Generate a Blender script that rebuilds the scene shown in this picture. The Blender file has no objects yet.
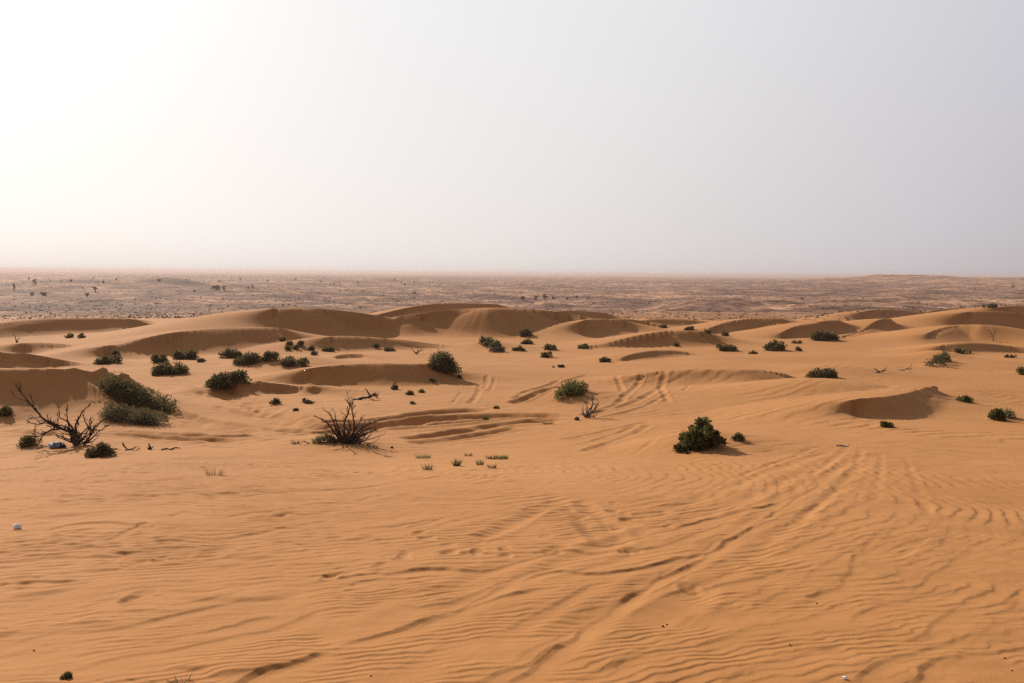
import bpy, math, random
import numpy as np
from mathutils import Vector, Matrix

random.seed(7)
RNG = np.random.default_rng(11)
scene = bpy.context.scene
COL = scene.collection
R = math.radians

# ------------------------------------------------------------------ camera
IMG_W, IMG_H, FPX = 1024.0, 683.0, 882.0
CX, CY = IMG_W / 2, IMG_H / 2
PITCH, ROLL = math.atan(67.8 / FPX), 0.0083
FWD = np.array([0, math.cos(PITCH), -math.sin(PITCH)])
_r0 = np.array([1.0, 0, 0]); _u0 = np.array([0, math.sin(PITCH), math.cos(PITCH)])
RIGHT = _r0 * math.cos(ROLL) + _u0 * math.sin(ROLL)
UP = _u0 * math.cos(ROLL) - _r0 * math.sin(ROLL)

cam_d = bpy.data.cameras.new('camera')
cam = bpy.data.objects.new('camera', cam_d); COL.objects.link(cam)
cam_d.sensor_width = 36; cam_d.lens = FPX / IMG_W * 36
cam_d.clip_start = 0.05; cam_d.clip_end = 60000
M = Matrix.Identity(4)
for i in range(3):
    M[i][0], M[i][1], M[i][2] = RIGHT[i], UP[i], -FWD[i]
cam.matrix_world = M
scene.camera = cam

def ray(u, v):
    """viewing direction through a spot of the picture -> azimuth (from +y towards +x) and downward slope"""
    d = FWD + RIGHT * ((u - CX) / FPX) - UP * ((v - CY) / FPX)
    h = math.hypot(d[0], d[1])
    return math.atan2(d[0], d[1]), -d[2] / h

# ------------------------------------------------------------------ noise
_perm = np.random.default_rng(5).permutation(4096)
_ang = np.random.default_rng(6).random(4096) * 2 * math.pi
_gx, _gy = np.cos(_ang).astype(np.float32), np.sin(_ang).astype(np.float32)
def perlin(x, y, seed=0):
    xi, yi = np.floor(x), np.floor(y)
    xf, yf = (x - xi).astype(np.float32), (y - yi).astype(np.float32)
    xi = xi.astype(np.int64) + seed * 131; yi = yi.astype(np.int64) + seed * 57
    def g(ix, iy, fx, fy):
        k = _perm[(_perm[ix & 4095] + iy) & 4095]
        return _gx[k] * fx + _gy[k] * fy
    u = xf * xf * xf * (xf * (xf * 6 - 15) + 10); v = yf * yf * yf * (yf * (yf * 6 - 15) + 10)
    a = g(xi, yi, xf, yf); b = g(xi + 1, yi, xf - 1, yf)
    c = g(xi, yi + 1, xf, yf - 1); d = g(xi + 1, yi + 1, xf - 1, yf - 1)
    return ((a + u * (b - a)) * (1 - v) + (c + u * (d - c)) * v) * 1.5
def fbm(x, y, seed=0, o=3):
    s = 0; a = 1.0; t = 0
    for k in range(o):
        s = s + a * perlin(x * 2 ** k, y * 2 ** k, seed + k * 7); t += a; a *= .5
    return s / t
def sstep(x, a, b):
    t = np.clip((x - a) / (b - a), 0, 1); return t * t * (3 - 2 * t)

# ------------------------------------------------------------------ base of the terrain
_br = np.array([0, 2, 4.3, 12, 20, 26, 32, 40, 48, 60, 72, 95, 120, 160, 220, 300, 420, 700, 20000])
_bh = np.array([1.45, 1.7, 2.0, 3.02, 4.07, 4.45, 4.72, 5.05, 5.35, 5.72, 5.98, 6.3, 6.65, 8.2, 11, 13, 14.2, 15, 15])
def base_z(x, y):
    r = np.hypot(x, y)
    # smooth the profile by averaging a few neighbours
    h = 0
    for k in (-.12, -.06, 0, .06, .12):
        h = h + np.interp(r * (1 + k), _br, _bh)
    a = np.degrees(np.arctan2(x, y))
    rise = .38 * sstep(a, 4, 24) * np.exp(-((r - 23) / 9) ** 2) + .16 * sstep(-a, 8, 26) * np.exp(-((r - 15) / 5) ** 2)
    dip = .24 * np.exp(-((a + 3) / 9) ** 2) * np.exp(-((r - 25) / 6) ** 2)
    return -(h / 5) + rise - dip
def base_hit(u, v):
    az, s = ray(u, v)
    rs = np.geomspace(2, 400, 3000)
    z = base_z(rs * math.sin(az), rs * math.cos(az)) + s * rs
    k = np.argmax(z >= 0) if np.any(z >= 0) else len(rs) - 1
    r = rs[k]
    return np.array([r * math.sin(az), r * math.cos(az)]), float(base_z(r * math.sin(az), r * math.cos(az)))

# grid: rings of growing spacing, columns dense where one looks
def rings():
    out = [0.0, .5, 1.0, 1.5, 2.0, 2.4, 2.7, 3.0, 3.3]
    r = 3.45
    while r < 15000:
        out.append(r)
        if r < 60: dr = max(.0085, .0082 * (r / 4.5) ** 1.32)
        elif r < 190: dr = .40
        else: dr = min(.40 * (r / 190) ** 1.9, r * .022)
        r += min(dr, .40) if r < 190 else dr
    return np.array(out)
RR = rings()
HALF = R(37)
TH = np.concatenate([np.linspace(-math.pi, -HALF, 110)[:-1], np.linspace(-HALF, HALF, 1270), np.linspace(HALF, math.pi, 110)[1:-1]])
NR, NT = len(RR), len(TH)
GX = (RR[:, None] * np.sin(TH)[None, :]); GY = (RR[:, None] * np.cos(TH)[None, :])
Z = base_z(GX, GY).astype(np.float64)
RG = np.broadcast_to(RR[:, None], GX.shape)
inside = sstep(RG, 18, 45) * (1 - sstep(RG, 170, 260))
Z += inside * (.42 * fbm(GX / 24, GY / 24, 3, 2) + .16 * fbm(GX / 8, GY / 8, 4, 2))

def resample(p, n):
    p = np.array(p, float); d = np.concatenate([[0], np.cumsum(np.hypot(*(p[1:] - p[:-1]).T))])
    # smooth curve through the points (Catmull-Rom)
    t = np.linspace(0, d[-1], n); out = []
    for tt in t:
        i = min(max(np.searchsorted(d, tt, 'right') - 1, 0), len(p) - 2)
        f = (tt - d[i]) / max(d[i + 1] - d[i], 1e-9)
        p1, p2 = p[i], p[i + 1]; p0 = p[i - 1] if i > 0 else 2 * p1 - p2; p3 = p[i + 2] if i + 2 < len(p) else 2 * p2 - p1
        out.append(.5 * ((2 * p1) + (p2 - p0) * f + (2 * p0 - 5 * p1 + 4 * p2 - p3) * f * f + (3 * p1 - p0 - 3 * p2 + p3) * f ** 3))
    return np.array(out)

def block(pts, pad):
    """grid window that holds the points with a margin in metres"""
    pts = np.asarray(pts); r = np.hypot(pts[:, 0], pts[:, 1]); a = np.arctan2(pts[:, 0], pts[:, 1])
    r0, r1 = max(r.min() - pad, .1), r.max() + pad
    da = pad / max(r0, pad * .6)
    i0, i1 = np.searchsorted(RR, r0), np.searchsorted(RR, r1) + 1
    j0, j1 = np.searchsorted(TH, a.min() - da), np.searchsorted(TH, a.max() + da) + 1
    return slice(i0, min(i1, NR)), slice(j0, min(j1, NT))

def polyfield(X, Y, pts, vals):
    """distance to a polyline, side (+ = right of travel), values carried along"""
    best = np.full(X.shape, 1e18); side = np.ones(X.shape); out = [np.zeros(X.shape) for _ in vals]
    for i in range(len(pts) - 1):
        ax, ay = pts[i][:2]; bx, by = pts[i + 1][:2]
        dx, dy = bx - ax, by - ay; l2 = dx * dx + dy * dy + 1e-12
        t = np.clip(((X - ax) * dx + (Y - ay) * dy) / l2, 0, 1)
        ex, ey = X - ax - t * dx, Y - ay - t * dy
        d2 = ex * ex + ey * ey
        m = d2 < best
        best = np.where(m, d2, best)
        side = np.where(m, np.where(dx * (Y - ay) - dy * (X - ax) <= 0, 1., -1.), side)
        for k, v in enumerate(vals):
            out[k] = np.where(m, v[i] + (v[i + 1] - v[i]) * t, out[k])
    return np.sqrt(best), side, out

TAN = math.tan(R(32.5))
def dune(crest, toe, tan=TAN, wf=8.0, n=30, k=.95, soft=0.0, fill=.55, lim=.10, rr=None, blend=.35, curl=.015):
    """a dune: brink line, foot line of its slip face, windward back that fades out behind"""
    global Z
    c, t = resample(crest, n), resample(toe, n)
    pts, zc, hc = [], [], []
    for (cu, cv), (tu, tv) in zip(c, t):
        T, zt = base_hit(tu, max(tv, cv + .4))
        az, s = ray(cu, cv)
        rs = np.linspace(max(np.hypot(*T) - 8, 2), np.hypot(*T) + 60, 1400)
        px, py = rs * math.sin(az), rs * math.cos(az); zz = -s * rs
        f = (zz - zt) - k * tan * np.hypot(px - T[0], py - T[1]) * np.where(rs >= np.hypot(*T) - .3, 1, -9)
        good = np.where(f <= 0)[0]; good = good[rs[good] >= np.hypot(*T) - .2]
        i = good[0] if len(good) else 0
        pts.append((px[i], py[i])); zc.append(zz[i]); hc.append(max(zz[i] - float(base_z(px[i], py[i])), 0.02))
    pts = np.array(pts); az = np.arctan2(pts[:, 0], pts[:, 1]); r = np.hypot(*pts.T); sl_ = -np.array(zc) / r
    med = np.median(r); rc = np.clip(r, med * (1 - lim), med * (1 + lim)); tt = np.linspace(0, 1, len(r))
    for _ in range(6): rc[1:-1] = .25 * rc[:-2] + .5 * rc[1:-1] + .25 * rc[2:]
    lin = np.interp(tt, np.linspace(0, 1, len(rr)), rr) if rr else np.polyval(np.polyfit(tt, rc, 1), tt)
    r = rc * blend + lin * (1 - blend) if rr is None else lin
    r = r * (1 - curl * (2 * tt - 1) ** 2)
    pts = np.stack([r * np.sin(az), r * np.cos(az)], -1); zc = -sl_ * r
    hc = np.maximum(zc - base_z(pts[:, 0], pts[:, 1]), .02) * sstep(tt, -.02, .07) * (1 - sstep(tt, .93, 1.02))
    zc = base_z(pts[:, 0], pts[:, 1]) + hc
    W = wf * hc + .8
    pad = max(W.max(), hc.max() / tan * 1.4) + 4
    bi, bj = block(pts, pad)
    X, Y = GX[bi, bj], GY[bi, bj]
    wob = (.14 * fbm(X / 5, Y / 5, 21, 2) + .35 * fbm(X / 13, Y / 13, 22, 2)) * min(1.2, hc.max())
    B = base_z(X, Y); z0 = Z[bi, bj]
    rise = np.zeros(X.shape); lee = np.full(X.shape, -1e9); best = np.full(X.shape, 1e18); phi = np.zeros(X.shape); hv = np.zeros(X.shape)
    for i in range(len(pts) - 1):
        (ax, ay), (bx, by) = pts[i], pts[i + 1]; dx, dy = bx - ax, by - ay; l2 = dx * dx + dy * dy + 1e-12
        t = np.clip(((X - ax) * dx + (Y - ay) * dy) / l2, 0, 1)
        d = np.hypot(X - ax - t * dx, Y - ay - t * dy)
        hh = hc[i] + (hc[i + 1] - hc[i]) * t
        u = np.clip(d / (W[i] + (W[i + 1] - W[i]) * t), 0, 1)
        rise = np.maximum(rise, hh * (1 - u) ** 2 * (1 + 2 * u))
        dd = np.maximum(d + wob * sstep(d, 0, .8), 0)
        if soft > 0: dd = np.sqrt(dd * dd + soft * soft) - soft
        lee = np.maximum(lee, zc[i] + (zc[i + 1] - zc[i]) * t - tan * dd)
        m = d < best; best = np.where(m, d, best); hv = np.where(m, hh, hv)
        phi = np.where(m, (dy * (X - ax) - dx * (Y - ay)) / math.sqrt(l2) / np.maximum(d, 1e-6), phi)
    wl = sstep(np.clip(phi, -1, 1), -.95, .95)                     # 1 on the slip-face side, 0 behind, blending round the tips
    kk = np.minimum(.8, fill * hc.max()) * sstep(best, 0, .6) + 1e-6
    h = np.maximum(kk - np.abs(lee - z0), 0) / kk
    zl = np.maximum(lee, z0) + h * h * kk * .25
    zw = np.maximum(B + rise, z0)
    Z[bi, bj] = wl * zl + (1 - wl) * zw

D = dune
# far ridges first, then nearer ones; every entry = brink line and foot line of one slip face
D([(178,323),(200,318),(225,314),(245,311),(268,309.5)], [(180,324.5),(205,324),(225,322),(245,321),(268,320)], rr=(128,133,138))
D([(380,317.5),(400,313),(420,308.5),(440,304.5),(455,303),(480,303.5),(497,306.5)], [(382,319),(405,320),(425,320),(445,318),(460,316),(480,312),(497,309)], rr=(150,156,161))
D([(546,316),(560,311.5),(580,310.5),(598,314),(606,317)], [(548,319),(560,321),(578,320.5),(598,319),(607,318)], rr=(142,146,151))
D([(862,315.5),(875,311),(890,310),(910,312),(930,315)], [(864,317),(876,320),(890,322),(912,321.5),(930,317)], rr=(215,221,228))
D([(925,317),(945,313),(960,310),(976,308.5)], [(928,318.5),(946,317.5),(962,314.5),(976,310.5)], rr=(230,234,238))
D([(1000,312),(1010,307.5),(1024,306),(1045,308),(1060,313)], [(1003,314),(1012,318),(1026,320),(1045,320),(1060,316)], rr=(200,205,210))
D([(640,322),(660,319),(680,319),(700,321),(727,324.5)], [(642,325),(662,327),(682,327.5),(702,328),(728,326)], rr=(116,117,119))
D([(612,321),(621,319),(632,322.5),(650,327)], [(614,326),(624,330),(636,330.5),(652,329)], rr=(104,105,107))
D([(118,318),(138,319.5),(160,323.5)], [(119,319.5),(138,322),(161,325)], rr=(124,129,134))
D([(760,318.5),(785,320.5),(812,322)], [(764,327),(786,328.5),(813,324)], rr=(118,120,124))
D([(712,331),(724,325.5),(745,321),(762,318),(780,319)], [(714,333),(733,335.5),(752,336),(770,333),(786,327)], rr=(99,102,106))
D([(-40,327),(0,324),(20,321),(50,318.5),(85,318),(113,318.5),(128,322),(137,328)], [(-40,336),(0,335),(20,330),(50,327.5),(85,332),(112,340),(128,341),(137,334)], rr=(94,100,106))
D([(782,336.5),(795,329),(810,324.5),(826,322),(840,319.5)], [(785,338),(800,337.5),(815,335.5),(828,331),(841,323)], rr=(94,98,104))
D([(966,313.5),(985,311.5),(1005,312),(1024,316),(1050,320),(1070,328)], [(967,319),(984,328),(1005,332),(1024,333),(1050,334),(1072,331)], rr=(128,132,138))
D([(842,336),(858,332),(873,326),(886,319.5),(892,318.5)], [(846,337),(866,337.5),(879,335.5),(888,328),(894,322)], rr=(98,101,105,110,114))
D([(340,316),(360,317),(385,318.5),(400,322)], [(342,322),(365,330),(385,333),(402,329)], rr=(100,102,104))
D([(400,321.5),(430,320),(455,315.5),(475,310),(490,308),(510,308.5),(530,312),(550,318),(572,325),(582,331)], [(400,328),(430,335),(455,338),(478,339.5),(500,340),(520,340),(540,339.5),(556,338),(573,336.5),(584,334)], soft=.5, rr=(88,87,92))
D([(160,330.5),(172,326.8),(190,326),(210,328.5)], [(163,332.5),(176,334.5),(194,333),(210,330)])
D([(272,327),(273.5,317),(279,310),(290,308),(302,309),(318,312.5),(335,318.5),(355,326.5),(380,334.5)], [(274,334),(278,338),(290,341),(302,341),(318,340),(335,339),(355,337),(381,336.5)], soft=.4, rr=(86,86.5,88))
D([(580,330.5),(586,323.5),(593,320),(600,319),(612,322),(624,328)], [(582,337.5),(592,338),(602,337.5),(614,335),(626,330.5)], rr=(89,91,94))
D([(928,336.5),(938,331),(950,327.5),(965,325.5),(985,324.5)], [(932,340),(942,341),(955,341),(968,338),(986,330)], tan=TAN*.8, soft=.4, rr=(96,98,100,101,102))
D([(590,345.5),(620,342.5),(650,338.5),(667,335),(675,331),(690,331),(702,335)], [(592,348.5),(622,347.5),(652,346.5),(669,345),(682,340),(693,338),(704,337)], rr=(72,75,79))
D([(104,347),(120,344.5),(150,342.5),(170,339.5),(184,333.5),(200,330),(216,328.5),(240,328),(262,327.5),(282,330)], [(106,349),(122,350),(150,352),(172,354),(192,358),(214,360),(236,360),(254,357),(268,352),(283,346)], rr=(64,68,74))
D([(330,336),(360,337),(390,340),(420,345.5),(442,349.5)], [(332,345),(362,350),(390,351.5),(420,351.5),(443,351)], rr=(68,69,70))
D([(900,339),(915,339.3),(936,340.3)], [(902,341.5),(916,342),(937,341.5)])
D([(22,342.5),(45,344),(70,347),(95,350.5),(106,356)], [(24,344.5),(46,351),(70,356),(94,359),(107,358)], rr=(70,71,72))
D([(-60,350),(0,352.5),(20,356.5),(45,362),(78,368)], [(-60,366),(0,366),(22,368),(48,369.5),(80,370)], wf=5, rr=(58,58,58.5))
D([(622,359.5),(635,354),(650,351),(668,350.3),(686,352.5)], [(624,361),(638,361.5),(653,361.5),(671,359),(687,354.5)])
D([(940,350),(948,345.5),(965,343),(985,343.5),(1005,346),(1024,350)], [(942,352.5),(952,354),(968,354.5),(986,353),(1006,351.5),(1025,351.5)])
D([(336,358.5),(345,354.3),(360,355),(364,357)], [(338,360),(347,360),(358,359),(365,358)])
D([(310,379),(320,371.5),(335,367),(360,364),(390,363.5),(420,366),(437,370)], [(313,383),(326,385.5),(342,386),(365,386.5),(395,387),(420,385),(437,380)])
D([(236,382),(255,384),(275,388),(295,388.5),(314,385)], [(238,384.5),(256,389.5),(276,394),(297,396.5),(316,396)], rr=(37,36.6,36.6))
D([(640,378.5),(660,374),(690,371),(730,370.5),(760,373),(785,379)], [(642,381),(662,384),(692,387),(730,388.5),(760,387),(786,382)], tan=TAN*.72, soft=.3)
D([(-90,368),(-40,368.5),(0,370),(30,372),(60,376),(90,380.5),(112,386),(130,396)], [(-90,413),(-40,413.5),(0,413),(32,415),(62,415.5),(88,415),(112,412.5),(130,405)], tan=TAN*.85, wf=4, rr=(34,33.6,33.2,32.8,32.6,32.4,32.4,33), curl=0)
for u_, h_, rd_ in ((785, .36, 4.2), (830, .42, 4.0), (875, .30, 3.2)):
    az_, _ = ray(u_, 375); bi_, bj_ = block([(37.5 * math.sin(az_), 37.5 * math.cos(az_))], rd_ * 2.8)
    Z[bi_, bj_] += h_ * np.exp(-((GX[bi_, bj_] - 37.5 * math.sin(az_)) ** 2 + (GY[bi_, bj_] - 37.5 * math.cos(az_)) ** 2) / rd_ ** 2)
D([(853,412),(858,406),(866,401.5),(878,398),(892,395.5),(905,393),(918,389.8),(929,387),(938,387)], [(858,417),(864,419.5),(874,420),(886,416),(897,408),(910,403),(925,401),(940,398),(948,394)], wf=9, fill=.3, rr=(29.2,29.5,29.9,30.4,31.4,33.2,35.4,37.6,39.4), curl=0)
# low mounds under some of the shrubs
def mound(u, v, h, rad):
    P, _ = base_hit(u, v); bi, bj = block([P], rad * 2.6)
    d2 = ((GX[bi, bj] - P[0]) ** 2 + (GY[bi, bj] - P[1]) ** 2) / rad ** 2
    Z[bi, bj] += h * np.exp(-d2)
for m in [(700,446,.35,1.6), (300,366,.6,3.0), (135,412,.3,2.5), (75,446,.15,1.6), (345,445,.2,1.6), (490,348,.5,3), (940,362,.5,2.0), (572,398,.25,1.6),
          (40,470,.12,3), (840,372,.4,4)]:
    mound(*m)

# ------------------------------------------------------------------ tracks, scarps, prints, ripples
def groove(line, width, depth, berm=.35, seed=0, wob=.05, even=.45):
    pts = np.array([base_hit(*p)[0] for p in resample(line, 26)])
    bi, bj = block(pts, width * 4 + .3); X, Y = GX[bi, bj], GY[bi, bj]
    X = X + wob * perlin(X / .5, Y / .5, seed + 3); Y = Y + wob * perlin(X / .5, Y / .5, seed + 9)
    s = np.linspace(0, 1, len(pts)); d, side, (t,) = polyfield(X, Y, pts, [s])
    m = (even + (1 - even) * sstep(perlin(X / 1.3, Y / 1.3, seed), -.35, .3)) * sstep(t, 0, .08) * (1 - sstep(t, .92, 1))
    Z[bi, bj] += m * .95 * depth * (-np.exp(-(d / width) ** 2) + berm * np.exp(-((d - 1.7 * width) / (.6 * width)) ** 2))
CALM = np.ones(GX.shape, np.float32)
def scarp(line, amp, seed=0, back=.45):
    """broken step: sand raised on the far side, a small undercut on the near side"""
    pts = np.array([base_hit(*p)[0] for p in resample(line, 30)])
    bi, bj = block(pts, 1.0); X, Y = GX[bi, bj], GY[bi, bj]
    X2 = X + .030 * perlin(X / .30, Y / .30, seed + 5) + .006 * perlin(X / .09, Y / .09, seed + 6)
    Y2 = Y + .040 * perlin(X / .30, Y / .30, seed + 15) + .008 * perlin(X / .09, Y / .09, seed + 16)
    s = np.linspace(0, 1, len(pts)); d, side, (t,) = polyfield(X2, Y2, pts, [s])
    sd = d * side
    m = (.45 + .55 * sstep(perlin(X / .8, Y / .8, seed), -.1, .55)) * sstep(t, 0, .12) * (1 - sstep(t, .88, 1))
    prof = np.where(sd < 0, np.exp(sd / back), np.clip(1 - sd / .035, 0, 1) - .3 * np.exp(-((sd - .07) / .06) ** 2))
    Z[bi, bj] += m * .34 * amp * prof
    CALM[bi, bj] = np.minimum(CALM[bi, bj], 1 - .9 * np.minimum(m * amp / .02, 1) * np.exp(-((sd - .07) / .11) ** 2))

G = groove
# tyre tracks in the basin
for i, (ln, w, dp) in enumerate([
    ([(0,398),(45,402),(90,407),(130,412),(170,417),(210,424),(256,430)], .16, .13), ([(0,403),(45,408),(90,412),(130,417),(170,421),(210,427),(262,434)], .16, .12),
    ([(0,382),(60,390),(110,398)], .15, .08),
    ([(180,386),(220,394),(256,405),(286,417),(318,424),(381,421),(431,414),(490,410)], .2, .15), ([(180,390),(220,399),(256,411),(290,423),(320,430),(381,426),(440,420),(512,416),(575,418)], .2, .17),
    ([(256,428),(320,436),(380,428),(440,424),(506,419),(570,421)], .16, .14), ([(400,441),(450,434),(512,424),(560,422)], .15, .12), ([(410,446),(470,437),(520,428)], .12, .08),
    ([(110,433),(170,437),(230,438),(262,436)], .16, .12), ([(0,431),(60,436),(140,440),(240,443)], .14, .10),
    ([(512,400.5),(542,391.5),(566,381),(590,374)], .13, .13), ([(512,404),(545,395.5),(566,386)], .13, .13), ([(516,398),(545,387),(560,380)], .09, .06),
    ([(575,416),(597,413),(630,406),(652,396.5),(662,386),(672,379)], .13, .11), ([(590,415),(620,404),(637,386),(655,377)], .12, .11), ([(600,418),(640,410),(672,396)], .1, .08),
    ([(616,380),(621,388),(622,395)], .12, .10), ([(660,386),(663,396),(668,405)], .12, .09), ([(690,388),(684,396)], .1, .07),
    ([(560,440),(582,436),(612,430),(650,421)], .10, .06), ([(582,452),(600,447),(627,437),(652,424)], .12, .10), ([(570,447),(610,436),(640,425)], .09, .06), ([(632,457),(660,446),(680,436),(690,427)], .1, .08),
    ([(650,382),(690,380),(730,381),(765,380)], .14, .08), ([(660,378),(700,375.5),(745,376),(775,378)], .14, .08), ([(665,386),(700,384),(740,385)], .12, .07),
    ([(480,384),(478,394),(470,404)], .12, .10), ([(488,378),(484,390)], .11, .09), ([(495,380),(490,392)], .09, .06), ([(462,392),(452,404)], .09, .06),
    ([(780,424),(830,432),(900,441),(960,446),(1030,450)], .15, .07), ([(780,430),(830,438),(900,448),(960,452),(1030,457)], .15, .08), ([(800,420),(850,428),(900,435),(1030,443)], .1, .05),
    ([(700,458),(768,448),(800,443),(820,444)], .08, .05), ([(730,480),(790,458),(830,444)], .09, .05), ([(768,505),(800,484),(835,458),(850,445)], .09, .06), ([(800,520),(840,486),(858,460),(862,446)], .08, .05),
    ([(870,505),(880,476),(880,452)], .08, .04), ([(930,520),(915,480),(905,455)], .08, .04), ([(700,470),(760,455),(830,447),(842,446)], .07, .04), ([(690,500),(768,466),(825,450)], .08, .05),
    ([(640,470),(700,462),(780,452)], .08, .04), ([(580,500),(600,520),(622,545)], .10, .05), ([(566,504),(588,528),(608,548)], .09, .04),
    ([(560,500),(520,520),(480,540)], .10, .05), ([(300,456),(400,470),(512,478)], .10, .03),
    ([(425,606),(500,570),(560,546),(630,522),(700,499),(775,470),(845,446)], .12, .42), ([(436,618),(510,583),(580,556),(650,532),(720,510),(795,477),(853,449)], .12, .42), ([(545,650),(620,602),(700,556),(775,508),(830,474),(864,450)], .10, .36), ([(600,668),(690,600),(770,542),(825,500),(858,470),(874,454)], .10, .36),
    ([(196,388),(240,392),(256,396)], .12, .07), ([(190,352),(150,356),(60,362)], .2, .05),
    ([(196,398),(230,404),(262,410)], .10, .08), ([(215,410),(245,417),(270,421)], .10, .07), ([(930,362),(975,357),(1015,354)], .12, .07), ([(945,366),(985,360),(1010,358)], .1, .06),
]):
    if ln[0][1] > 600: dp *= .042
    elif ln[0][0] > 600 and ln[0][1] > 418: w, dp = w * .8, dp * .22
    elif ln[0][0] < 520 and ln[-1][0] < 600 and max(p[1] for p in ln) < 447 and min(p[1] for p in ln) > 375 and ln[0][1] > 381 and not 455 < ln[0][0] < 500: w, dp = w * 1.5, dp * 1.25
    else: dp *= .5
    G(ln, w, dp, seed=40 + i, even=.75 if max(p[1] for p in ln) < 447 else .45)
for i, (ln, a) in enumerate([
    ([(500,690),(540,660),(575,632),(612,610),(640,590),(652,585)], .038), ([(600,612),(650,584),(690,565),(720,545),(760,525),(800,508)], .05),
    ([(330,648),(370,636),(400,628),(450,612),(500,600),(545,588)], .042), ([(230,690),(260,672),(290,664),(330,652)], .055), ([(395,605),(430,608),(470,596),(520,575),(560,566)], .03),
    ([(365,580),(400,573),(440,570),(480,572),(540,556),(570,548),(620,543),(680,528),(730,515),(770,505),(830,482)], .05),
    ([(530,560),(560,552),(600,553),(650,548),(690,537),(740,520)], .045), ([(500,590),(550,572),(590,575),(640,570),(680,560),(720,547),(770,515),(840,470)], .045),
    ([(680,592),(710,588),(740,582),(790,570)], .05), ([(740,566),(775,556),(800,545),(840,530)], .04), ([(0,645),(60,632),(120,628),(180,615),(256,600)], .03), ([(80,665),(150,652),(215,640),(270,628),(330,606)], .04),
    ([(0,560),(50,558),(90,556),(140,560)], .03), ([(40,533),(65,526),(110,524),(150,530)], .05), ([(95,545),(130,530),(150,526),(165,535)], .05), ([(165,518),(185,512),(215,518)], .05), ([(265,520),(285,514),(312,516)], .05),
    ([(130,493),(170,490),(215,488)], .035), ([(20,510),(70,506),(120,500)], .03), ([(220,500),(260,495),(300,492),(360,488),(430,478),(512,470)], .03), ([(200,540),(230,538),(300,525),(330,520)], .03),
    ([(300,470),(350,474),(420,470),(470,462)], .02), ([(0,480),(60,484),(120,482)], .02), ([(430,528),(455,520),(485,514)], .035), ([(800,600),(840,585),(850,562),(870,540)], .03), ([(690,650),(740,632),(800,620),(850,600)], .03),
    ([(890,550),(900,545),(930,540),(900,562)], .03), ([(905,690),(935,660),(990,652),(1030,648)], .03), ([(850,628),(860,612),(900,602),(960,590)], .03), ([(850,690),(880,665),(940,645),(1024,628)], .025),
    ([(560,690),(600,668),(680,645)], .025), ([(700,690),(770,660),(840,648)], .025),
]):
    scarp(ln, a, seed=90 + i * 3)

fl = random.Random(21)
for k in range(46):                                            # many finer broken steps that follow the same lie
    u, v = fl.uniform(-20, 1040), fl.choice([fl.uniform(470, 600), fl.uniform(560, 690)])
    bend_ = fl.uniform(-6, 6); ln = [(u, v)]
    for q in range(fl.randint(6, 14)):
        t = min(max((v - 460) / 200, 0), 1)
        a = np.interp(u, [0, 256, 512, 768, 1024], [6, 14, 27, 38, 46]) * t + np.interp(u, [0, 256, 512, 768, 1024], [3, 6, 12, 25, 40]) * (1 - t) + bend_ + fl.uniform(-9, 9)
        u += 10 * math.cos(R(a)); v -= 10 * math.sin(R(a)) * (.6 + .4 * t); ln.append((u, v))
    if ln[-1][1] > 455: scarp(ln, fl.uniform(.014, .030) * (1 if ln[0][0] < 640 else .7), seed=300 + 3 * k, back=fl.uniform(.2, .45))

def dent(u, v, rx, ry, dp):
    P, _ = base_hit(u, v); bi, bj = block([P], max(rx, ry) * 3)
    dx, dy = GX[bi, bj] - P[0], GY[bi, bj] - P[1]; q = np.sqrt((dx / rx) ** 2 + (dy / ry) ** 2)
    Z[bi, bj] += .3 * dp * (-np.exp(-q ** 4) + .12 * np.exp(-((q - 1.35) / .3) ** 2))
rp = random.Random(3)
for u, v in [(380,567),(402,560),(404,556),(330,578),(470,555),(478,552),(449,553),(505,551),(505,557),(420,533),(427,539),(552,553),(560,549),(626,553),(634,551),(799,522),(690,589),
             (628,520),(620,528),(580,516),(612,512),(616,505),(135,566),(144,594),(130,600),(160,560),(280,516)]:
    dent(u, v, rp.uniform(.05, .09), rp.uniform(.08, .13), rp.uniform(.04, .08))
for k in range(70):                                            # scattered foot prints on the slopes
    cu, cv, su, sv = rp.choice([(470,545,60,18), (590,440,45,14), (640,520,40,20), (900,425,40,10), (930,410,30,10), (480,395,25,12), (330,450,70,8), (220,400,30,10), (560,470,60,18)])
    u, v = cu + rp.gauss(0, su * .5), cv + rp.gauss(0, sv * .5)
    dent(u, v, rp.uniform(.05, .09), rp.uniform(.07, .15), rp.uniform(.015, .045))

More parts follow.
